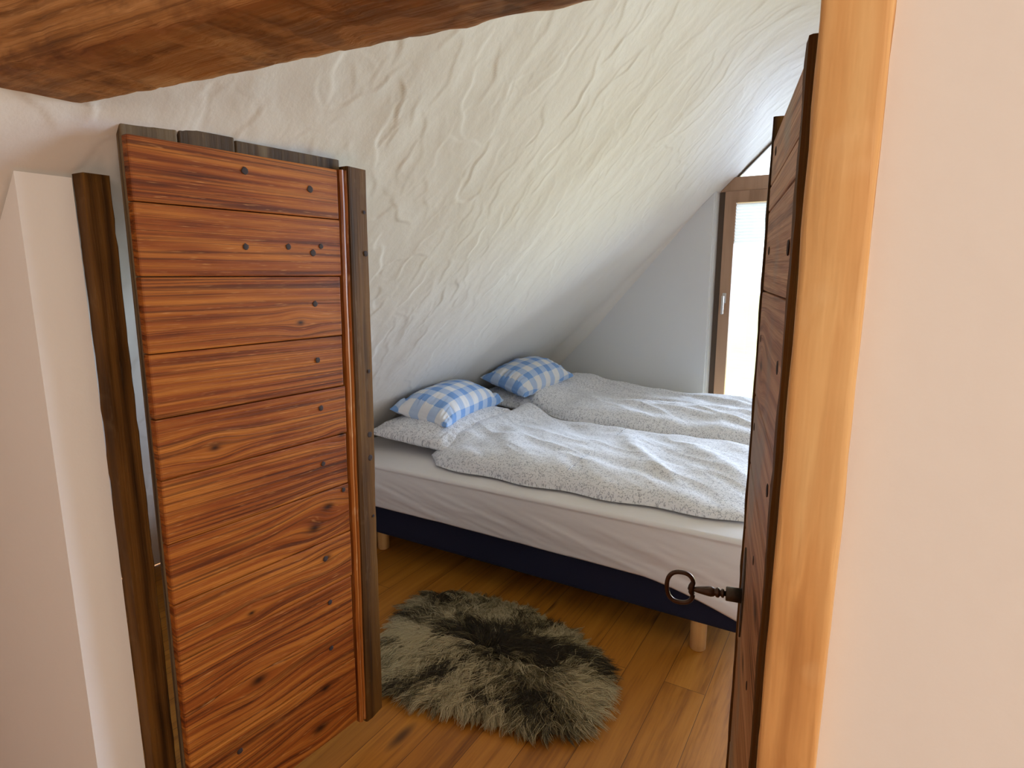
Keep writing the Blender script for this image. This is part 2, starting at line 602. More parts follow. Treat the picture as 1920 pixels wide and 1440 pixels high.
for k in range(2700):
    y0 = rr.uniform(YB, 4.5)
    s0 = rr.uniform(0.5, 3.9)
    L = rr.uniform(0.04, 0.21)
    W = rr.uniform(0.02, 0.075)
    ang = rr.gauss(-0.22, 0.30) if rr.random() < 0.85 else rr.uniform(-1.5, 1.5)
    curv = rr.uniform(-3.0, 3.0)
    amp = rr.uniform(0.0006, 0.0030) * (1.2 if y0 < 2.2 else 0.8)
    rad = max(L, W) * 1.3
    i0, i1 = np.searchsorted(yarr, (y0 - rad, y0 + rad))
    j0, j1 = np.searchsorted(sarr, (s0 - rad, s0 + rad))
    if i1 - i0 < 2 or j1 - j0 < 2:
        continue
    dy = Y[i0:i1, j0:j1] - y0
    ds = S[i0:i1, j0:j1] - s0
    u = ds * math.cos(ang) + dy * math.sin(ang)
    v = dy * math.cos(ang) - ds * math.sin(ang) + curv * u * u
    v = v + 0.006 * np.sin(u * 60 + k)
    tap = np.clip(1 - (u / L) ** 2, 0, 1) ** 0.7
    sgn = 1 if rr.random() < 0.7 else -1
    vv = v * sgn
    ridge = np.where(vv > 0, np.exp(-vv / W), np.exp(vv / 0.0035))
    lay[i0:i1, j0:j1] = np.maximum(lay[i0:i1, j0:j1] * (1 - 0.35 * tap * (ridge > 0.2)), amp * tap * ridge)
H = H + lay
# plaster is coved into the gable corner, the cove dies out before the window
X0 = path[:, 0][None, :]
rf = 0.09 * np.clip((-1.02 - X0) / 0.85, 0.0, 1)
dd = np.clip(YG - Y, 0, None)
cove = np.where((dd < rf) & (rf > 1e-4), rf - np.sqrt(np.clip(rf ** 2 - (rf - dd) ** 2, 0, None)), 0)
H = H + cove
an = np.radians(path[:, 2])[None, :]
nx, nz = np.sin(an), -np.cos(an)
PX = path[:, 0][None, :] + nx * H
PZ = path[:, 1][None, :] + nz * H
V = np.stack([PX, Y, PZ], -1).reshape(-1, 3)
nS, nY = len(sarr), len(yarr)
idx = np.arange(nS * nY).reshape(nY, nS)
F = np.stack([idx[:-1, :-1], idx[:-1, 1:], idx[1:, 1:], idx[1:, :-1]], -1).reshape(-1, 4)
me = bpy.data.meshes.new('wall_left')
me.vertices.add(len(V))
me.vertices.foreach_set('co', V.astype(np.float32).ravel())
me.loops.add(F.size)
me.loops.foreach_set('vertex_index', F.astype(np.int32).ravel())
me.polygons.add(len(F))
me.polygons.foreach_set('loop_start', np.arange(0, F.size, 4, dtype=np.int32))
me.polygons.foreach_set('use_smooth', np.ones(len(F), dtype=bool))
me.update(calc_edges=True)
me.validate()
me.materials.append(M_plaster)
struct(link(bpy.data.objects.new('wall_left', me)))

# flat ceiling and the mirrored slope on the far side of the attic
bm = bmesh.new()
add_box(bm, 0.09, 1.63, YB, 4.47, CZ, CZ + 0.12)
struct(bm_obj('ceiling', bm, M_plaster))


def prism(bm, poly, y0, y1):
    a = [bm.verts.new((x, y0, z)) for x, z in poly]
    b = [bm.verts.new((x, y1, z)) for x, z in poly]
    n = len(poly)
    bm.faces.new(a)
    bm.faces.new(b[::-1])
    for i in range(n):
        bm.faces.new((a[i], a[(i + 1) % n], b[(i + 1) % n], b[i]))


bm = bmesh.new()
prism(bm, [(1.63, 2.46), (4.09, 0), (4.25, 0.0), (1.70, 2.58)], YB, 4.47)
struct(bm_obj('wall_right', bm, M_plaster))

# gable wall with the tall window opening
WX0, WX1 = -0.935, 2.1
bm = bmesh.new()
prism(bm, [(-3.0, 0), (WX0, 0), (WX0, WX0 + K - 0.006), (-3.0, -0.11)], YG, YG + 0.22)
es = [e for e in bm.edges if all(abs(v.co.x - WX0) < 1e-4 for v in e.verts) and all(abs(v.co.y - YG) < 1e-4 for v in e.verts)]
bmesh.ops.bevel(bm, geom=es, offset=0.012, segments=3, affect='EDGES')
prism(bm, [(WX1, 0), (4.2, 0), (4.1, 0.05), (WX1, 4.09 - WX1)], YG, YG + 0.22)
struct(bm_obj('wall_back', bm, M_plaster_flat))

# wall behind the person on the landing
bm = bmesh.new()
prism(bm, [(-2.95, 0), (4.1, 0), (1.63, 2.5), (-0.43, 2.5)], YB - 0.15, YB)
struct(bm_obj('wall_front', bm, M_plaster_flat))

# partition with the doorway
PY0, PY1 = 0.50, 0.60
DX0, DX1 = -1.262, -0.045
bm = bmesh.new()
prism(bm, [(-2.87, 0.0), (DX0 - 0.04, 0.0), (DX0 - 0.04, DX0 - 0.04 + K - 0.01)], PY0 + 0.01, PY1)
prism(bm, [(DX1 + 0.035, 0.0), (4.05, 0), (1.63, 2.44), (DX1 + 0.035, 2.44)], PY0 + 0.015, PY1)
prism(bm, [(-0.98, 1.90), (DX1 + 0.035, 1.90), (DX1 + 0.035, 2.44), (-0.46, 2.42)], PY0 + 0.01, PY1)
struct(bm_obj('wall_partition', bm, M_plaster_white))

# ------------------------------------------------------------------ doorway timbers
def rough_timber(name, p0, p1, w, h, mat, nseg=60, amp=0.006, seed=1, far=None):
    """hewn timber between two points (along X or Z) with wandering edges; w in Y, h in the third direction"""
    p0, p1 = Vector(p0), Vector(p1)
    vert = abs(p1.z - p0.z) > abs(p1.x - p0.x)
    vs_, n = [], 20
    for i in range(nseg + 1):
        t_ = i / nseg
        c = p0.lerp(p1, t_)
        for k in range(n):
            a = 2 * math.pi * (k + 0.5) / n
            ca, sa = math.cos(a), math.sin(a)
            q = 0.16
            u = math.copysign(abs(ca) ** q, ca) * w / 2
            v = math.copysign(abs(sa) ** q, sa) * h / 2
            d = amp * float(fbm(np.array([t_ * 22.0 + seed]), np.array([k * 0.45 + seed * 3.1]), 3, seed)[0])
            u += math.copysign(d, u)
            v += math.copysign(d, v)
            vs_.append((c.x + v, c.y + u, c.z) if vert else (c.x, c.y + u, c.z + v))
    fs = grid_faces(n, nseg + 1, 0, True)
    fs.append(tuple(range(n))[::-1])
    fs.append(tuple(nseg * n + k for k in range(n)))
    o = mesh_obj(name, vs_, fs, mat, smooth=True)
    return o


# lintel: a hewn beam lying slightly askew above the doors
lint = rough_timber('trim_1', (-1.225, 0.505, 1.795), (0.30, 0.630, 1.795), 0.170, 0.210, M_beam, 140, 0.0065, 3)
tag(lint, 'rough hewn brown beam spanning the top of the doorway', None, None, 'structure')
jam = rough_timber('trim_2', (-0.024, 0.548, 0.0), (-0.024, 0.548, 1.685), 0.110, 0.044, M_jamb, 60, 0.0022, 8)
tag(jam, 'pale raw timber post at the right edge of the doorway', None, None, 'structure')
jal = rough_timber('trim_3', (-1.284, 0.625, 0.0), (-1.284, 0.625, 1.585), 0.046, 0.040, M_old, 60, 0.003, 12)
tag(jal, 'old timber post on the hinge side of the wide plank door', None, None, 'structure')
bm = bmesh.new()
add_box(bm, DX0 - 0.0, DX1, 0.50, 0.60, 0.0, 0.105, 0.008)
struct(bm_obj('trim_4', bm, M_old))

# ------------------------------------------------------------------ left door
def board_mesh(bm, x0, x1, y0, y1, z0, z1, rnd, lay_, bev=0.0035, wob=0.0):
    m = Matrix.Translation(((x0 + x1) / 2, (y0 + y1) / 2, (z0 + z1) / 2)) @ Matrix.Diagonal((x1 - x0, y1 - y0, z1 - z0, 1))
    r = bmesh.ops.create_cube(bm, size=1.0, matrix=m)
    es_ = list({e for v in r['verts'] for e in v.link_edges})
    rr_ = bmesh.ops.bevel(bm, geom=es_, offset=bev, segments=2, affect='EDGES', profile=0.6)
    seen = set()
    for f in rr_['faces']:
        for v in f.verts:
            v[lay_] = rnd
            seen.add(v)
    for v in r['verts']:
        if v.is_valid: v[lay_] = rnd


def nails(parent, pts, y, side):
    base = None
    for (x, z, r) in pts:
        if base is None:
            prof = [(0.9, -0.2), (1.0, 0.05), (0.86, 0.22), (0.5, 0.34), (0.12, 0.38)]
            v, f = lathe(prof, 9)
            v = [(a + 0.12 * math.sin(b * 5), b, c) for a, b, c in v]
            # the head points out of the door's face
            v = [(a, -c if side < 0 else c, b) for a, b, c in v]
            base = mesh_obj('nail', v, f, M_nail, parent)
            o = base
        else:
            o = base.copy()
            COL.objects.link(o)
            o.parent = parent
        o.location = (x, y, z)
        o.scale = (r * 1.1, r * 0.35, r * 1.1)
        o.rotation_euler = (0, random.uniform(0, 3), 0)


dl = empty('door_1', (-1.181 - 0.52 * math.sin(math.radians(5)), 1.126 - 0.52 * math.cos(math.radians(5)), 0.0),
           (math.radians(1.0), 0, math.radians(85)))
tag(dl, 'orange-red wooden plank door standing open at the left, with dark nail heads', None, None, 'structure')
seams = [0.115, 0.320, 0.444, 0.575, 0.708, 0.846, 0.986, 1.114, 1.246, 1.396, 1.535, 1.655]
bm = bmesh.new()
lay_ = bm.verts.layers.float.new('board')
for i in range(len(seams) - 1):
    x1 = 0.517 + random.uniform(-0.004, 0.004)
    board_mesh(bm, 0.044, x1, 0.0 + random.uniform(0, 0.0015), 0.024, seams[i] + 0.0008, seams[i + 1] - 0.0008, random.random() * 3 + i, lay_)
bm_obj('plank_panel', bm, M_door, dl)
# backing boards, a little higher than the planks in front
bm = bmesh.new()
lay_ = bm.verts.layers.float.new('board')
for k, (a, b, zt) in enumerate([(0.044, 0.148, 1.690), (0.151, 0.268, 1.688), (0.271, 0.545, 1.683)]):
    board_mesh(bm, a, b, 0.0245, 0.044, 0.13, zt, k * 1.3 + 0.4, lay_, 0.003)
bm_obj('backing_board', bm, M_oldx, dl)
# beaded moulding beside the free ends of the planks
prof = [(0.522, 0.006), (0.523, -0.001), (0.528, -0.005), (0.533, -0.004), (0.5365, 0.001), (0.538, -0.002), (0.543, -0.0035), (0.547, 0.001), (0.549, 0.020), (0.522, 0.020)]
vs_, zz = [], np.linspace(0.102, 1.655, 60)
for z_ in zz:
    w_ = 0.0009 * math.sin(z_ * 13) + 0.0006 * math.sin(z_ * 41)
    for (a, b) in prof:
        vs_.append((a + w_, b + w_ * 0.5, z_))
n_ = len(prof)
fs = grid_faces(n_, len(zz), 0, True)
fs.append(tuple(range(n_))[::-1]); fs.append(tuple((len(zz) - 1) * n_ + k for k in range(n_)))
mo = mesh_obj('edge_moulding', vs_, fs, M_bead, dl, smooth=False)
mo['label'] = 'bright orange beaded moulding'
# dark closing stile with a chamfered face
vs_ = []
zz = np.linspace(0.085, 1.667, 60)
for z_ in zz:
    ch = 0.557 + 0.016 * (1 - (z_ - 0.085) / 1.58)
    wv = 0.0014 * math.sin(z_ * 7.0)
    edge = 0.0017 * float(fbm(np.array([z_ * 20]), np.array([0.3]), 3, 4)[0])
    for (a, b) in [(0.549, 0.004), (0.552, 0.0), (ch, 0.0), (ch + 0.003, 0.001), (0.618 + wv + edge, 0.010), (0.621 + wv + edge, 0.013), (0.620 + wv, 0.043), (0.549, 0.043)]:
        vs_.append((a, b, z_))
fs = grid_faces(8, len(zz), 0, True)
fs.append(tuple(range(8))[::-1]); fs.append(tuple((len(zz) - 1) * 8 + k for k in range(8)))
st = mesh_obj('closing_stile', vs_, fs, M_old, dl, smooth=False)
st['label'] = 'dark brown weathered edge post'
f0 = lambda s_: s_ + 0.52
nails(dl, [(f0(-0.248), 1.619, 0.0075), (f0(-0.084), 1.599, 0.0075), (f0(-0.084), 1.452, 0.0075), (f0(-0.085), 1.33, 0.0068),
           (f0(-0.085), 1.191, 0.0066), (f0(-0.082), 1.068, 0.0066), (f0(-0.083), 0.921, 0.006), (f0(-0.022), 0.832, 0.006),
           (f0(-0.082), 0.53, 0.0065), (f0(-0.085), 0.394, 0.0065), (f0(-0.06), 1.468, 0.006), (f0(-0.151), 1.464, 0.0065),
           (f0(-0.257), 1.46, 0.0065), (f0(-0.09), 0.66, 0.007), (f0(-0.36), 0.27, 0.007)], -0.0005, -1)
nails(dl, [(0.605, 1.560, 0.0045), (0.606, 1.455, 0.007), (0.600, 0.962, 0.0078), (0.599, 0.895, 0.0078), (0.604, 1.14, 0.005), (0.604, 0.72, 0.004)], 0.0055, -1)

# ------------------------------------------------------------------ right door
aR = math.radians(-11.5)
PR = Vector((-0.158, 1.117, 0))
Wd = 0.50
dr = empty('door_2', (PR.x - Wd * math.sin(aR), PR.y - Wd * math.cos(aR), 0.0), (0, 0, math.radians(90 + 11.5)))
tag(dr, 'narrow brown plank door seen nearly edge-on at the right, with a key in its lock', None, None, 'structure')
# local: x hinge -> free edge, visible face towards +y
seams = [0.115, 0.31, 0.52, 0.735, 0.955, 1.075, 1.197, 1.373, 1.500, 1.540, 1.612]
bm = bmesh.new()
lay_ = bm.verts.layers.float.new('board')
for i in range(len(seams) - 1):
    board_mesh(bm, 0.030, Wd - 0.026, -0.026, random.uniform(-0.0015, 0.0), seams[i] + 0.0008, seams[i + 1] - 0.0008, i * 1.77 + 0.3, lay_, 0.003)
bm_obj('plank_panel', bm, M_rdoor, dr)


def z_stile(name, x0, x1, y0, y1, z0, z1, mat, parent, round_top=0.0, seed=1, am=0.0022):
    vs_, zz = [], np.linspace(z0, z1, 90)
    sect = [(x0, y0), (x1, y0), (x1, y0 + (y1 - y0) * 0.3), (x1, y0 + (y1 - y0) * 0.65), (x1 - 0.002, y1 - 0.004), (x1 - 0.007, y1), ((x0 + x1) / 2, y1), (x0 + 0.003, y1), (x0, y1 - 0.003)]
    for z_ in zz:
        r_ = 0.0
        if round_top > 0 and z_ > z1 - round_top:
            q_ = (z_ - (z1 - round_top)) / round_top
            r_ = (1 - math.sqrt(max(0, 1 - q_ * q_))) * round_top * 0.8
        for (a, b) in sect:
            e = am * float(fbm(np.array([z_ * 24]), np.array([a * 30 + b * 40]), 3, seed)[0])
            aa = a + (e if a > (x0 + x1) / 2 else 0)
            vs_.append((max(x0 + 0.002, aa - r_) if a > x0 + 0.004 else aa, b + e * 0.5, z_))
    n_ = len(sect)
    fs = grid_faces(n_, len(zz), 0, True)
    fs.append(tuple(range(n_))[::-1]); fs.append(tuple((len(zz) - 1) * n_ + k for k in range(n_)))
    return mesh_obj(name, vs_, fs, mat, parent, smooth=False)


s1 = z_stile('closing_stile', Wd - 0.026, Wd, -0.034, 0.002, 0.105, 1.648, M_old, dr, 0.03, 3)
s1['label'] = 'dark worn edge strip'
s2 = z_stile('hinge_stile', 0.0, 0.030, -0.034, 0.006, 0.105, 1.607, M_old, dr, 0.0, 6)
s2['label'] = 'dark strip beside the jamb'
g0 = lambda s_: s_ + Wd
nails(dr, [(g0(-0.093), 1.583, 0.006), (g0(-0.103), 1.436, 0.006), (g0(-0.392), 1.429, 0.0085), (g0(-0.069), 1.298, 0.006),
           (g0(-0.38), 1.295, 0.008), (g0(-0.067), 1.149, 0.006), (g0(-0.375), 1.145, 0.008), (g0(-0.254), 0.997, 0.006),
           (g0(-0.30), 0.83, 0.006)], 0.0, 1)
# lock plate with keyhole boss
kx, kz = Wd - 0.098, 0.858
vs_, fs = [], []
outl = []
for k in range(40):
    a = 2 * math.pi * k / 40
    w_ = 0.023 * (1 + 0.10 * math.sin(3 * a))
    outl.append((kx + w_ * math.cos(a) * (1 - 0.35 * abs(math.sin(a)) ** 3), kz + 0.006 + 0.083 * math.sin(a)))
for y_ in (-0.002, 0.0022):
    vs_ += [(x_, y_, z_) for x_, z_ in outl]
fs = [(k, (k + 1) % 40, 40 + (k + 1) % 40, 40 + k) for k in range(40)] + [tuple(range(40))[::-1], tuple(range(40, 80))]
lp = mesh_obj('lock_plate', vs_, fs, M_plate, dr, smooth=False)
lp['label'] = 'grey iron lock plate, long and narrow'
v, f = lathe([(0.0125, 0.0), (0.0122, 0.026), (0.0115, 0.0275), (0.0080, 0.0272)], 20)
v = [(kx + a, c, kz + b) for a, b, c in v]
mesh_obj('key_collar', v, f, M_plate, lp)

# ------------------------------------------------------------------ key in the lock
key = empty('key')
key.parent = None
Rz = Matrix.Rotation(math.radians(90 + 11.5), 4, 'Z')
key.matrix_world = dr.matrix_basis @ Matrix.Translation((kx, 0.0, kz)) @ Matrix.Rotation(math.radians(-1.0), 4, 'X')
tag(key, 'large old iron key with a kidney-shaped bow sticking out of the narrow door', 'key')
prof = [(0.0055, -0.012), (0.0055, 0.030), (0.0088, 0.0305), (0.0096, 0.0325), (0.0088, 0.0345), (0.0066, 0.0355), (0.0068, 0.037), (0.0100, 0.0385),
        (0.0108, 0.0410), (0.0098, 0.0435), (0.0072, 0.0450), (0.0098, 0.0475), (0.0108, 0.0515), (0.0104, 0.0560), (0.0088, 0.0640),
        (0.0068, 0.0735), (0.0052, 0.0790), (0.0046, 0.0810)]
v, f = lathe([(r * 0.82, z) for r, z in prof], 20)
v = [(a, c, b) for a, b, c in v]
mesh_obj('shank', v, f, M_iron, key)
pts = []
for k in range(48):
    a = 2 * math.pi * k / 48
    ca, sa = math.cos(a), math.sin(a)
    # local y = distance from the door; bow in the y-z plane, dented towards the shank
    yy = 0.103 + 0.0235 * math.copysign(abs(ca) ** 0.8, ca)
    zz_ = 0.0285 * math.copysign(abs(sa) ** 0.85, sa)
    if ca < 0:
        yy += 0.0060 * math.exp(-(sa / 0.30) ** 2)
    pts.append((0.0, yy, zz_))
rads = [0.0040 + 0.0016 * math.exp(-((math.sin(2 * math.pi * k / 48)) / 0.3) ** 2) * (1 if math.cos(2 * math.pi * k / 48) < 0 else 0) for k in range(48)]
v, f = tube(pts, rads, 12, True)
mesh_obj('bow', v, f, M_iron, key)

# ------------------------------------------------------------------ window
wf = empty('window_1', (0, YG + 0.075, 0))
tag(wf, 'tall brown-framed window in the gable wall, its upper pane cut to the slope', None, None, 'structure')


def frame_piece(name, poly, y0, y1, mat, par, bev=0.004):
    bm_ = bmesh.new()
    prism(bm_, poly, y0, y1)
    bmesh.ops.recalc_face_normals(bm_, faces=bm_.faces)
    if bev:
        bmesh.ops.bevel(bm_, geom=list(bm_.edges), offset=bev, segments=2, affect='EDGES')
    return bm_obj(name, bm_, mat, par)


XR = WX1
# outer frame: left jamb, transom, far jamb
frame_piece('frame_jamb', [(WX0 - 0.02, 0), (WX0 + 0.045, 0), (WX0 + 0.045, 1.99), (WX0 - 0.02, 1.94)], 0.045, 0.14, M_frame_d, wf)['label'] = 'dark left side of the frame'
frame_piece('transom', [(WX0 + 0.002, 1.952), (XR, 1.952), (XR, 2.045), (WX0 + 0.092, 2.045)], 0.030, 0.13, M_frame, wf)
frame_piece('frame_jamb', [(XR - 0.06, 0), (XR + 0.02, 0), (XR + 0.02, 1.95), (XR - 0.06, 1.95)], 0.045, 0.14, M_frame, wf)
frame_piece('bottom_rail', [(WX0 + 0.045, 0.0), (XR - 0.06, 0.0), (XR - 0.06, 0.055), (WX0 + 0.045, 0.055)], 0.03, 0.14, M_frame, wf)
frame_piece('mullion', [(0.58, 0), (0.66, 0), (0.66, 2.45), (0.58, 2.45)], 0.040, 0.135, M_frame, wf)
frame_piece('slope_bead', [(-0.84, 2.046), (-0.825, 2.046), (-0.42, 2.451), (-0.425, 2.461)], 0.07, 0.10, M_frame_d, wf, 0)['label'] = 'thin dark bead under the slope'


def sash(x0, x1, z0, z1, handle_x=None):
    s = 0.072
    bm_ = bmesh.new()
    for poly in ([(x0, z0), (x0 + s, z0), (x0 + s, z1), (x0, z1)], [(x1 - s, z0), (x1, z0), (x1, z1), (x1 - s, z1)],
                 [(x0 + s, z1 - s * 1.05), (x1 - s, z1 - s * 1.05), (x1 - s, z1), (x0 + s, z1)], [(x0 + s, z0), (x1 - s, z0), (x1 - s, z0 + s * 1.2), (x0 + s, z0 + s * 1.2)]):
        prism(bm_, poly, 0.018, 0.085)
    sh = bm_obj('sash', bm_, M_frame, wf)
    bm_ = bmesh.new()
    prism(bm_, [(x0 + s - 0.005, z0 + s), (x1 - s + 0.005, z0 + s), (x1 - s + 0.005, z1 - s), (x0 + s - 0.005, z1 - s)], 0.048, 0.056)
    bm_obj('pane', bm_, M_glass, sh)
    if handle_x:
        bm_ = bmesh.new()
        add_box(bm_, handle_x - 0.013, handle_x + 0.013, 0.008, 0.019, 1.205, 1.275, 0.005)
        add_box(bm_, handle_x - 0.007, handle_x + 0.007, -0.030, 0.010, 1.238, 1.254, 0.004)
        add_box(bm_, handle_x - 0.009, handle_x + 0.009, -0.042, -0.028, 1.130, 1.258, 0.006)
        h = bm_obj('handle', bm_, M_alu, sh)
        h['label'] = 'small pale metal lever handle'
    return sh


sash(WX0 + 0.042, 0.58, 0.05, 1.953, WX0 + 0.042 + 0.034)
sash(0.66, XR - 0.055, 0.05, 1.953)
bm = bmesh.new()
prism(bm, [(-0.83, 2.04), (XR - 0.1, 2.04), (1.62, 2.455), (-0.43, 2.455)], 0.082, 0.090)
bm_obj('pane', bm, M_glass, wf)
# pleated blind bunched at the top of the sash
vs_, fs = [], []
N = 26
for i in range(N):
    z_ = 1.872 - i * 0.0105
    y_ = 0.030 if i % 2 == 0 else 0.046
    for x_ in (WX0 + 0.112, 0.50):
        vs_ += [(x_, y_, z_), (x_, y_ + 0.0012, z_)]
for i in range(N - 1):
    a = i * 4; b = a + 4
    fs += [(a, a + 2, b + 2, b), (a + 1, b + 1, b + 3, a + 3), (a, b, b + 1, a + 1), (a + 2, a + 3, b + 3, b + 2)]
bl = mesh_obj('pleated_blind', vs_, fs, M_white, None, smooth=False)
bl.location = (0, YG + 0.075, 0)
tag(bl, 'short white pleated blind at the top of the gable window pane', 'blind')

# land outside, a storey below the attic
vs_, fs = [], []
gx = np.linspace(-60, 60, 41); gy = np.linspace(9, 150, 41)
for y_ in gy:
    for x_ in gx:
        vs_.append((x_, y_, -3.2 + 0.5 * math.sin(x_ * 0.13) * math.cos(y_ * 0.09)))
mw = mesh_obj('ground', vs_, grid_faces(41, 41), M_meadow)
struct(mw)

# ------------------------------------------------------------------ bed
bed = empty('bed', (-1.35, 3.15, 0))
tag(bed, 'low double bed with a navy fabric base on short round wooden legs', 'bed')


def bedpart(name, bm_, mat, smooth=False):
    o = bm_obj(name, bm_, mat, bed, smooth)
    o.location = (1.35, -3.15, 0)
    return o


bm = bmesh.new()
add_box(bm, -2.34, -0.262, 2.116, 4.20, 0.122, 0.295, 0.018, 3)
bedpart('bed_base', bm, M_navy)
leg0 = None
for (x_, y_) in [(-0.44, 2.155), (-2.06, 2.20), (-0.44, 4.10), (-2.06, 4.10), (-1.25, 3.15)]:
    if leg0 is None:
        v, f = lathe([(0.026, 0.0), (0.0295, 0.003), (0.031, 0.122), (0.031, 0.126)], 28)
        leg0 = mesh_obj('leg', v, f, M_legw, bed)
        o = leg0
    else:
        o = leg0.copy(); COL.objects.link(o); o.parent = bed
    o.location = (x_ + 1.35, y_ - 3.15, 0)


# mattress under a fitted sheet: rounded box with hem and creases
def rounded_rect(t, hx, hy, r):
    """point and outward normal on a rounded rectangle, t in 0..1 by perimeter"""
    segs = [(2 * (hy - r), 's'), (math.pi * r / 2, 'c'), (2 * (hx - r), 's'), (math.pi * r / 2, 'c')] * 2
    per = sum(s[0] for s in segs[:4]) * 1.0 * 1
    per = 4 * (hx - r) + 4 * (hy - r) + 2 * math.pi * r
    d = (t % 1.0) * per
    lens = [2 * (hx - r), math.pi * r / 2, 2 * (hy - r), math.pi * r / 2, 2 * (hx - r), math.pi * r / 2, 2 * (hy - r), math.pi * r / 2]
    # start at (-hx+r, -hy) going +x
    k = 0
    while k < 7 and d > lens[k]:
        d -= lens[k]; k += 1
    if k == 0: return (-hx + r + d, -hy), (0, -1)
    if k == 1:
        a = -math.pi / 2 + d / r; return (hx - r + r * math.cos(a), -hy + r + r * math.sin(a)), (math.cos(a), math.sin(a))
    if k == 2: return (hx, -hy + r + d), (1, 0)
    if k == 3:
        a = d / r; return (hx - r + r * math.cos(a), hy - r + r * math.sin(a)), (math.cos(a), math.sin(a))
    if k == 4: return (hx - r - d, hy), (0, 1)
    if k == 5:
        a = math.pi / 2 + d / r; return (-hx + r + r * math.cos(a), hy - r + r * math.sin(a)), (math.cos(a), math.sin(a))
    if k == 6: return (-hx, hy - r - d), (-1, 0)
    a = math.pi + d / r
    return (-hx + r + r * math.cos(a), -hy + r + r * math.sin(a)), (math.cos(a), math.sin(a))


MX0, MX1, MY0, MY1 = -2.36, -0.235, 2.088, 4.215
hx, hy = (MX1 - MX0) / 2, (MY1 - MY0) / 2
mcx, mcy = (MX0 + MX1) / 2, (MY0 + MY1) / 2
NP = 900
rows = []
zt = 0.492
prof = [(-0.030, 'hem'), (-0.004, 0.0), (0.0, 0.012)] + [(0.004 * math.sin(q * math.pi), 0.012 + q * 0.17) for q in np.linspace(0.03, 1, 26)]
tt = np.arange(NP) / NP
P = [rounded_rect(t_, hx, hy, 0.06) for t_ in tt]
px = np.array([p[0][0] for p in P]) + mcx
py = np.array([p[0][1] for p in P]) + mcy
nxv = np.array([p[1][0] for p in P]); nyv = np.array([p[1][1] for p in P])
per = 4 * (hx + hy)
arc = tt * per
# the hem hangs lower at the foot corner
hem = 0.277 - 0.078 * np.clip((px + 0.66) / 0.36, 0, 1) ** 1.5 - 0.012 * np.clip((px + 1.6) / 1.2, 0, 1) + 0.004 * fbm(arc * 3, arc * 0 + 1, 3, 2)
hem = np.where(py < mcy, hem, 0.26)
verts = []
NZ = 30
for j in range(NZ + 1):
    q = j / NZ
    z = hem + (zt - 0.020 - hem) * q
    belly = 0.010 * math.sin(math.pi * q) - 0.003
    # long slanting creases on the side of the sheet
    c1 = fbm(arc * 2.2 + z * 6.0, z * 20 + arc * 4.4, 4, 21) * 0.0065
    c2 = np.abs(fbm(arc * 3.3 - z * 4.0, z * 30 + arc * 6.0, 3, 33)) * -0.006
    env = math.sin(math.pi * min(1, q * 1.15 + 0.06)) ** 0.6 if q < 0.82 else 0.25
    d = belly + (c1 + c2) * env
    if j == 0: d = d * 0 - 0.004
    verts.append(np.stack([px + nxv * d, py + nyv * d, z], -1))
# edge roll and top
for q in np.linspace(0.12, 1, 9):
    a = q * math.pi / 2
    r_ = 0.020
    verts.append(np.stack([px - nxv * r_ * (1 - math.cos(a)), py - nyv * r_ * (1 - math.cos(a)), np.full(NP, zt - r_ + r_ * math.sin(a))], -1))
for q in (0.93, 0.85, 0.7, 0.45, 0.15):
    verts.append(np.stack([mcx + (px - mcx) * q, mcy + (py - mcy) * q, np.full(NP, zt + 0.004) + 0.003 * fbm(px * 5 * q, py * 5 * q, 2, 3)], -1))
nr = len(verts)
VV = np.concatenate([np.stack([px - nxv * 0.021, py - nyv * 0.021, px * 0 + 0.298], -1)[None], np.stack([px - nxv * 0.019, py - nyv * 0.019, hem + 0.004], -1)[None]] + [v_[None] for v_ in verts]).reshape(-1, 3)
fs = grid_faces(NP, nr + 2, 0, True)
fs.append(tuple((nr + 1) * NP + k for k in range(NP)))
fs.append(tuple(range(NP))[::-1])
ma = mesh_obj('mattress', VV, fs, M_sheet)
tag(ma, 'thick mattress under a creased white fitted sheet, on the navy bed base', 'mattress')


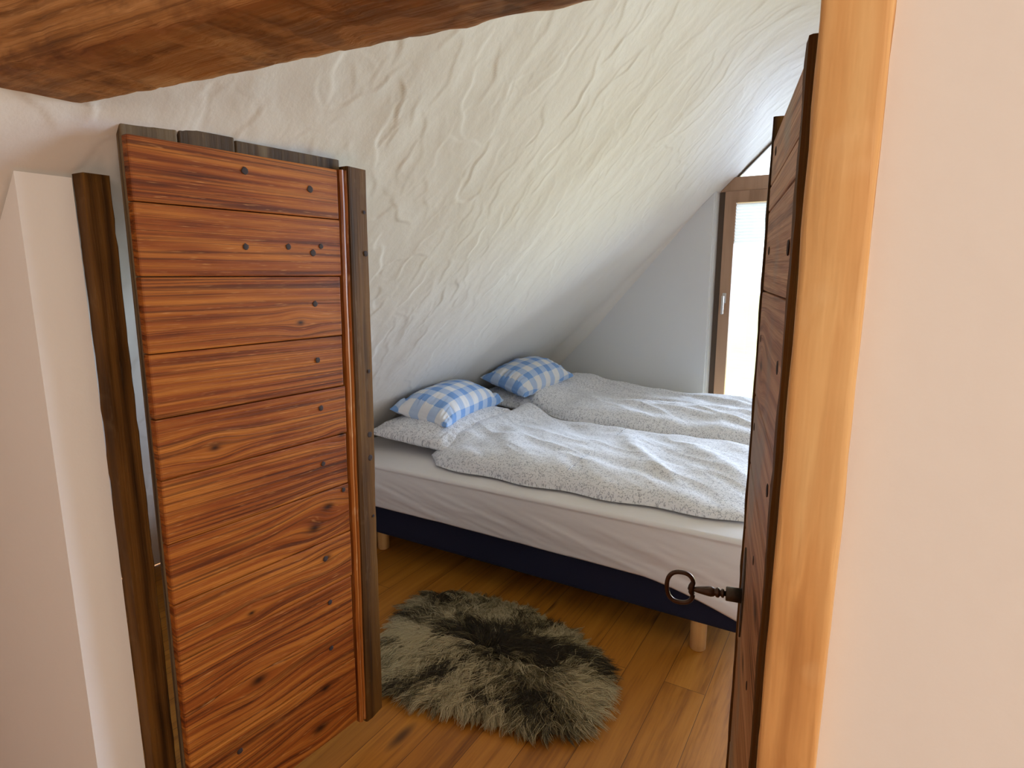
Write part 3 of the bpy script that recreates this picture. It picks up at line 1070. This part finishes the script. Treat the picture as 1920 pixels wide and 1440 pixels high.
# ------------------------------------------------------------------ bedding
def puff(name, outline_fn, size, thick, nu, nv, mat, folds, seed, base_fn, pw=5.0, flat=0.35, noise=1.0):
    """closed padded cloth: top and underside grids sharing their rim"""
    lx, ly = size
    u = np.sin(np.linspace(-1, 1, nu) * math.pi / 2 * 0.999)
    u = 0.55 * u + 0.45 * np.linspace(-1, 1, nu)
    v = np.sin(np.linspace(-1, 1, nv) * math.pi / 2 * 0.999)
    v = 0.55 * v + 0.45 * np.linspace(-1, 1, nv)
    u[0] = v[0] = -1; u[-1] = v[-1] = 1
    U, Vv = np.meshgrid(u, v)
    fx, fy = outline_fn(U, Vv)
    e = np.clip((1 - np.abs(U) ** pw), 0, 1) ** 0.5 * np.clip((1 - np.abs(Vv) ** pw), 0, 1) ** 0.5
    Hh = e * thick
    n1 = fbm(fx * 2.8, fy * 3.4, 2, seed) * 0.026 + fbm(fx * 7 + fy * 5, fy * 8 - fx * 3, 2, seed + 4) * 0.005
    rdg = 0.006 * (1 - np.abs(fbm(fx * 3 + 3, fy * 7 + fx * 4, 2, seed + 9)) * 2.4)
    Hh = Hh + noise * (n1 + rdg * 0.9) * np.clip(e, 0, 1)
    for (x0, y0, x1, y1, w, am) in folds:
        dx, dy = x1 - x0, y1 - y0
        L2 = dx * dx + dy * dy
        t_ = np.clip(((fx - x0) * dx + (fy - y0) * dy) / L2, 0, 1)
        bx, by = x0 + dx * t_, y0 + dy * t_
        dist = np.hypot(fx - bx, fy - by)
        Hh = Hh + am * np.exp(-(dist / w) ** 2) * e * np.sin(np.clip(t_, 0.08, 0.92) * math.pi) ** 0.5
    base = base_fn(fx, fy)
    top = np.stack([fx, fy, base + flat * thick * 0.5 + Hh], -1)
    bot = np.stack([fx, fy, base + flat * thick * 0.5 * (1 - e)], -1)
    VV_ = np.concatenate([top.reshape(-1, 3), bot.reshape(-1, 3)])
    f1 = grid_faces(nu, nv)
    off = nu * nv
    f2 = [tuple(off + k for k in f[::-1]) for f in f1]
    rim = [j for j in range(nu)] + [j * nu + nu - 1 for j in range(1, nv)] + [(nv - 1) * nu + i for i in range(nu - 2, -1, -1)] + [j * nu for j in range(nv - 2, 0, -1)]
    f3 = [(rim[k], off + rim[k], off + rim[(k + 1) % len(rim)], rim[(k + 1) % len(rim)]) for k in range(len(rim))]
    uv = np.concatenate([np.stack([fx, fy + 0.25 * Hh, fx * 0], -1).reshape(-1, 3)] * 2)
    return mesh_obj(name, VV_, f1 + f2 + f3, mat, uvs=uv)


def lerp_pts(xs, ys):
    return lambda q: np.interp(q, xs, ys)


# near duvet: lies along the front of the bed
near_edge = lerp_pts([-1.82, -1.70, -1.4, -1.0, -0.6, -0.25], [2.30, 2.185, 2.165, 2.175, 2.195, 2.225])
far_edge = lerp_pts([-1.85, -1.5, -1.2, -0.9, -0.6, -0.25], [3.30, 3.22, 3.165, 3.15, 3.15, 3.17])


def outl_near(U, Vv):
    x = -1.04 + U * 0.76
    x = x - 0.05 * (Vv > 0) * Vv - 0.02 * np.cos(Vv * 5) * (U < 0)
    y0, y1 = near_edge(x), far_edge(x)
    return x, y0 + (y1 - y0) * (Vv + 1) / 2 + 0.008 * np.sin(x * 17) * (1 - Vv * 0.5)


def rise(q, a, b):
    q = np.clip((q - a) / (b - a), 0, 1)
    return q * q * (3 - 2 * q)


bz = lambda fx, fy: 0.497 + 0.060 * rise(fx, -1.58, -1.78) * rise(fy, 2.24, 2.5)
d1 = puff('duvet', outl_near, (1.5, 1.0), 0.070, 300, 220, M_floral,
          [(-1.15, 3.15, -0.75, 2.45, 0.07, 0.018), (-0.95, 2.75, -0.60, 2.35, 0.035, 0.014), (-0.80, 3.0, -0.30, 2.45, 0.06, 0.020),
           (-1.7, 2.85, -1.35, 2.35, 0.09, 0.012), (-0.62, 3.12, -0.28, 2.85, 0.05, 0.014), (-1.45, 3.1, -1.15, 2.75, 0.07, -0.012),
           (-1.05, 2.45, -0.35, 2.30, 0.05, -0.012)], 3, bz, pw=7, noise=0.95)
tag(d1, 'white duvet with small grey flowers, the one along the front edge of the bed', 'duvet', 'floral duvets on the bed')


def outl_far(U, Vv):
    x = -1.12 + U * 0.84
    y0 = np.interp(x, [-2.05, -1.8, -1.5, -1.1, -0.8, -0.25], [3.48, 3.34, 3.24, 3.16, 3.145, 3.165])
    y1 = np.interp(x, [-2.05, -1.5, -0.25], [4.20, 4.235, 4.235])
    return x, y0 + (y1 - y0) * (Vv + 1) / 2 + 0.006 * np.sin(x * 15 + 1)


bz2 = lambda fx, fy: 0.499 + 0.018 * np.exp(-((fy - 3.2) / 0.10) ** 2) + 0.075 * rise(fx, -1.55, -1.85) * rise(fy, 3.16, 3.4)
d2 = puff('duvet', outl_far, (1.7, 1.0), 0.100, 320, 200, M_floral,
          [(-1.9, 3.95, -0.3, 3.50, 0.05, 0.026), (-1.6, 3.55, -0.4, 3.35, 0.04, 0.016), (-1.2, 4.1, -0.3, 3.75, 0.04, 0.020),
           (-0.95, 3.6, -0.35, 3.28, 0.03, 0.016), (-1.85, 4.1, -1.3, 4.15, 0.09, 0.022), (-1.4, 3.75, -0.6, 3.60, 0.03, -0.016)], 14, bz2, pw=7, noise=1.0)
tag(d2, 'white duvet with small grey flowers, the one on the far half near the gable wall', 'duvet', 'floral duvets on the bed')


def pillow(name, F_, L_, R_, thick, mat, n=110, seed=1, wr=1.0, corner=0.10, lift=0.0, ph=(0, 0)):
    """cushion spanned by three corners F, L, R (the fourth follows)"""
    F_, L_, R_ = Vector(F_), Vector(L_), Vector(R_)
    a, b = R_ - F_, L_ - F_
    w, h = a.length, b.length
    ax = a.normalized()
    nrm = b.cross(a).normalized()
    if nrm.z < 0: nrm = -nrm
    by = nrm.cross(ax).normalized()
    if by.dot(b) < 0: by = -by
    u = np.sin(np.linspace(-1, 1, n) * math.pi / 2)
    u = 0.6 * u + 0.4 * np.linspace(-1, 1, n)
    U, Vv = np.meshgrid(u, u)
    pull = corner
    x = U * w / 2 * (1 - pull * (1 - Vv ** 2) * np.abs(U) ** 3 * 0.9)
    y = Vv * h / 2 * (1 - pull * (1 - U ** 2) * np.abs(Vv) ** 3 * 0.9)
    e = (np.clip(1 - U ** 2, 0, 1) * np.clip(1 - Vv ** 2, 0, 1)) ** 0.42
    # gathers running in from the seams
    edge = np.maximum(np.abs(U), np.abs(Vv))
    g = fbm(np.where(np.abs(U) > np.abs(Vv), Vv * 7, U * 7) + seed, edge * 1.2, 3, seed) * 0.016 * np.clip((edge - 0.45) / 0.4, 0, 1) * np.clip((1 - edge) * 9, 0, 1)
    z1 = e * thick * 0.62 + wr * (g + fbm(x * 6 + seed, y * 6, 3, seed + 7) * 0.008 * e)
    z2 = -e * thick * 0.38 - 0.4 * wr * g
    off = Vector(F_) + ax * w / 2 + by * h / 2 + nrm * lift
    A = np.array(ax); B = np.array(by); Nn = np.array(nrm); O = np.array(off)
    top = O + x[..., None] * A + y[..., None] * B + z1[..., None] * Nn
    bot = O + x[..., None] * A + y[..., None] * B + z2[..., None] * Nn
    VV_ = np.concatenate([top.reshape(-1, 3), bot.reshape(-1, 3)])
    nn = n
    f1 = grid_faces(nn, nn)
    off_ = nn * nn
    f2 = [tuple(off_ + k for k in f[::-1]) for f in f1]
    rim = [j for j in range(nn)] + [j * nn + nn - 1 for j in range(1, nn)] + [(nn - 1) * nn + i for i in range(nn - 2, -1, -1)] + [j * nn for j in range(nn - 2, 0, -1)]
    f3 = [(rim[k], off_ + rim[k], off_ + rim[(k + 1) % len(rim)], rim[(k + 1) % len(rim)]) for k in range(len(rim))]
    uv = np.concatenate([np.stack([x + ph[0], y + ph[1] + 0.2 * z1, x * 0], -1).reshape(-1, 3)] * 2)
    return mesh_obj(name, VV_, f1 + f2 + f3, mat, uvs=uv)


fp = pillow('pillow', (-1.70, 2.28, 0.553), (-2.19, 2.27, 0.590), (-1.76, 3.12, 0.56), 0.145, M_floral, 100, 5, 0.8, 0.06)
tag(fp, 'flat floral pillow under the nearer blue checked cushion', 'pillow', 'floral pillows at the head of the bed')
fp = pillow('pillow', (-1.80, 3.24, 0.560), (-2.18, 3.23, 0.600), (-1.84, 4.10, 0.56), 0.145, M_floral, 100, 8, 0.8, 0.06)
tag(fp, 'flat floral pillow under the farther blue checked cushion', 'pillow', 'floral pillows at the head of the bed')
cu = pillow('cushion', (-1.79, 2.40, 0.638), (-2.13, 2.36, 0.700), (-1.87, 3.10, 0.640), 0.20, M_gingham, 130, 2, 1.2, 0.13, 0.0, (0.01, 0.0))
tag(cu, 'blue and white checked cushion nearest the door, on the front half of the bed', 'cushion', 'checked cushions at the head of the bed')
cu = pillow('cushion', (-1.78, 3.20, 0.652), (-2.12, 3.12, 0.728), (-1.72, 3.80, 0.705), 0.18, M_gingham, 130, 6, 1.2, 0.13, 0.0, (0.03, 0.02))
tag(cu, 'blue and white checked cushion farther from the door, in the corner of the bed', 'cushion', 'checked cushions at the head of the bed')

# ------------------------------------------------------------------ sheepskin
rug = empty('sheepskin_rug', (-1.09, 1.72, 0))
tag(rug, 'shaggy grey-brown sheepskin rug lying on the oak floor beside the bed', 'rug')
outl = [(-1.569, 1.667), (-1.621, 1.801), (-1.597, 1.952), (-1.459, 2.006), (-1.272, 2.015), (-1.157, 2.018), (-0.968, 1.976), (-0.878, 1.985),
        (-0.752, 1.908), (-0.662, 1.846), (-0.593, 1.75), (-0.570, 1.63), (-0.572, 1.510), (-0.640, 1.444), (-0.762, 1.427), (-0.855, 1.425),
        (-0.934, 1.402), (-1.02, 1.379), (-1.108, 1.355), (-1.191, 1.325), (-1.29, 1.325), (-1.42, 1.37), (-1.50, 1.47), (-1.53, 1.58)]
C0 = np.array([-1.09, 1.72])
OP = np.array(outl) - C0
oa = np.arctan2(OP[:, 1], OP[:, 0]); orad = np.hypot(OP[:, 0], OP[:, 1])
o_ = np.argsort(oa); oa, orad = oa[o_], orad[o_]


def rim_r(a):
    return np.interp(a, np.concatenate([oa - 2 * np.pi, oa, oa + 2 * np.pi]), np.tile(orad, 3))


# hide
vs_, na, nrr = [], 96, 14
for j in range(nrr + 1):
    q = j / nrr
    for k in range(na):
        a = -math.pi + 2 * math.pi * k / na
        r_ = float(rim_r(a)) * 0.86 * q
        vs_.append((r_ * math.cos(a), r_ * math.sin(a), 0.002 + 0.018 * (1 - q ** 3)))
fs = grid_faces(na, nrr + 1, 0, True)
fs.append(tuple(nrr * na + k for k in range(na)))
mesh_obj('hide', vs_, fs, M_hide, rug)
# fleece: locks of wool combed outwards from the spine
NL, NS_, NPT = 3400, 22, 7
al = rng.uniform(-np.pi, np.pi, NL)
ql = np.sqrt(rng.uniform(0.0, 1, NL)) * 0.93
rl = rim_r(al) * 0.86 * ql
rx, ry = rl * np.cos(al), rl * np.sin(al)
# direction: away from a spine running across the middle
spx = np.clip(rx, -0.24, 0.24) * 0.75
dx, dy = rx - spx, ry - (-0.02 + 0.12 * -spx)
dn = np.hypot(dx, dy) + 1e-4
dx, dy = dx / dn, dy / dn
sw = rng.normal(0, 0.30, NL) + 0.9 * fbm(rx * 6, ry * 6, 2, 3)
dx, dy = dx * np.cos(sw) - dy * np.sin(sw), dx * np.sin(sw) + dy * np.cos(sw)
Ll = rng.uniform(0.07, 0.115, NL)
ang_l = np.arctan2(ry + 0.03, rx)
streak = fbm(ang_l * 4.6, dn * 1.2, 3, 41) * 1.25 + fbm(rx * 12, ry * 12, 2, 15) * 0.6
dark_c = np.exp(-((rx - 0.03) ** 2 / 0.17 ** 2 + (ry - 0.02) ** 2 / 0.06 ** 2)) * 1.0 + 0.55 * np.exp(-((rx - 0.21) ** 2 + (ry + 0.02) ** 2) / 0.09 ** 2)
pos, colr, radi = [], [], []
L_light = np.array([0.56, 0.47, 0.29]); L_mid = np.array([0.20, 0.160, 0.080]); L_dark = np.array([0.035, 0.026, 0.016])
lockv = rng.normal(0, 0.16, NL)
for s_ in range(NS_):
    jx, jy = rng.normal(0, 0.012, NL), rng.normal(0, 0.012, NL)
    ln = Ll * rng.uniform(0.75, 1.1, NL)
    wob = rng.uniform(0, 6.28, NL)
    curl = rng.uniform(0.003, 0.010, NL)
    sx_, sy_ = rx + jx, ry + jy
    zb = 0.006 + 0.014 * (1 - np.clip(ql, 0, 1) ** 3)
    lift = (1 - 0.45 * ql) * rng.uniform(0.55, 1.0, NL) * 0.055
    strand = np.zeros((NL, NPT, 3))
    for k in range(NPT):
        q = k / (NPT - 1)
        conv = 1 - 0.75 * q          # strands of a lock run together at the tip
        h = zb + lift * math.sin(min(1.0, q * 1.25) * math.pi * 0.62) * 1.0 - 0.020 * q * q * ql
        strand[:, k, 0] = rx + jx * conv + dx * ln * q + (-dy) * curl * np.sin(wob * 0.15 + 7 * q + sw * 5)
        strand[:, k, 1] = ry + jy * conv + dy * ln * q + dx * curl * np.sin(wob * 0.15 + 7 * q + sw * 5)
        strand[:, k, 2] = np.maximum(h + jx * 0.3 * conv, 0.004)
    pos.append(strand)
    m = np.clip(0.68 + streak - 0.95 * dark_c + lockv + rng.normal(0, 0.20, NL), 0, 1)
    c = np.where(m[:, None] < 0.4, L_dark + (L_mid - L_dark) * (m[:, None] / 0.4) ** 1.3, L_mid + (L_light - L_mid) * ((m[:, None] - 0.4) / 0.6))
    colr.append(c)
pos = np.concatenate(pos); colr = np.concatenate(colr)
NC = len(pos)
hc = bpy.data.hair_curves.new('fleece')
hc.add_curves([NPT] * NC)
hc.points.foreach_set('position', pos.astype(np.float32).ravel())
ra = hc.attributes.get('radius') or hc.attributes.new('radius', 'FLOAT', 'POINT')
rv = np.tile(np.array([0.00075, 0.0008, 0.0008, 0.0007, 0.0006, 0.00045, 0.0002]), NC)
ra.data.foreach_set('value', rv.astype(np.float32))
ca_ = hc.attributes.new('strand_color', 'FLOAT_COLOR', 'CURVE')
ca_.data.foreach_set('color', np.concatenate([colr, np.ones((NC, 1))], 1).astype(np.float32).ravel())
hc.materials.append(M_fleece)
fo = bpy.data.objects.new('fleece', hc)
link(fo, rug)
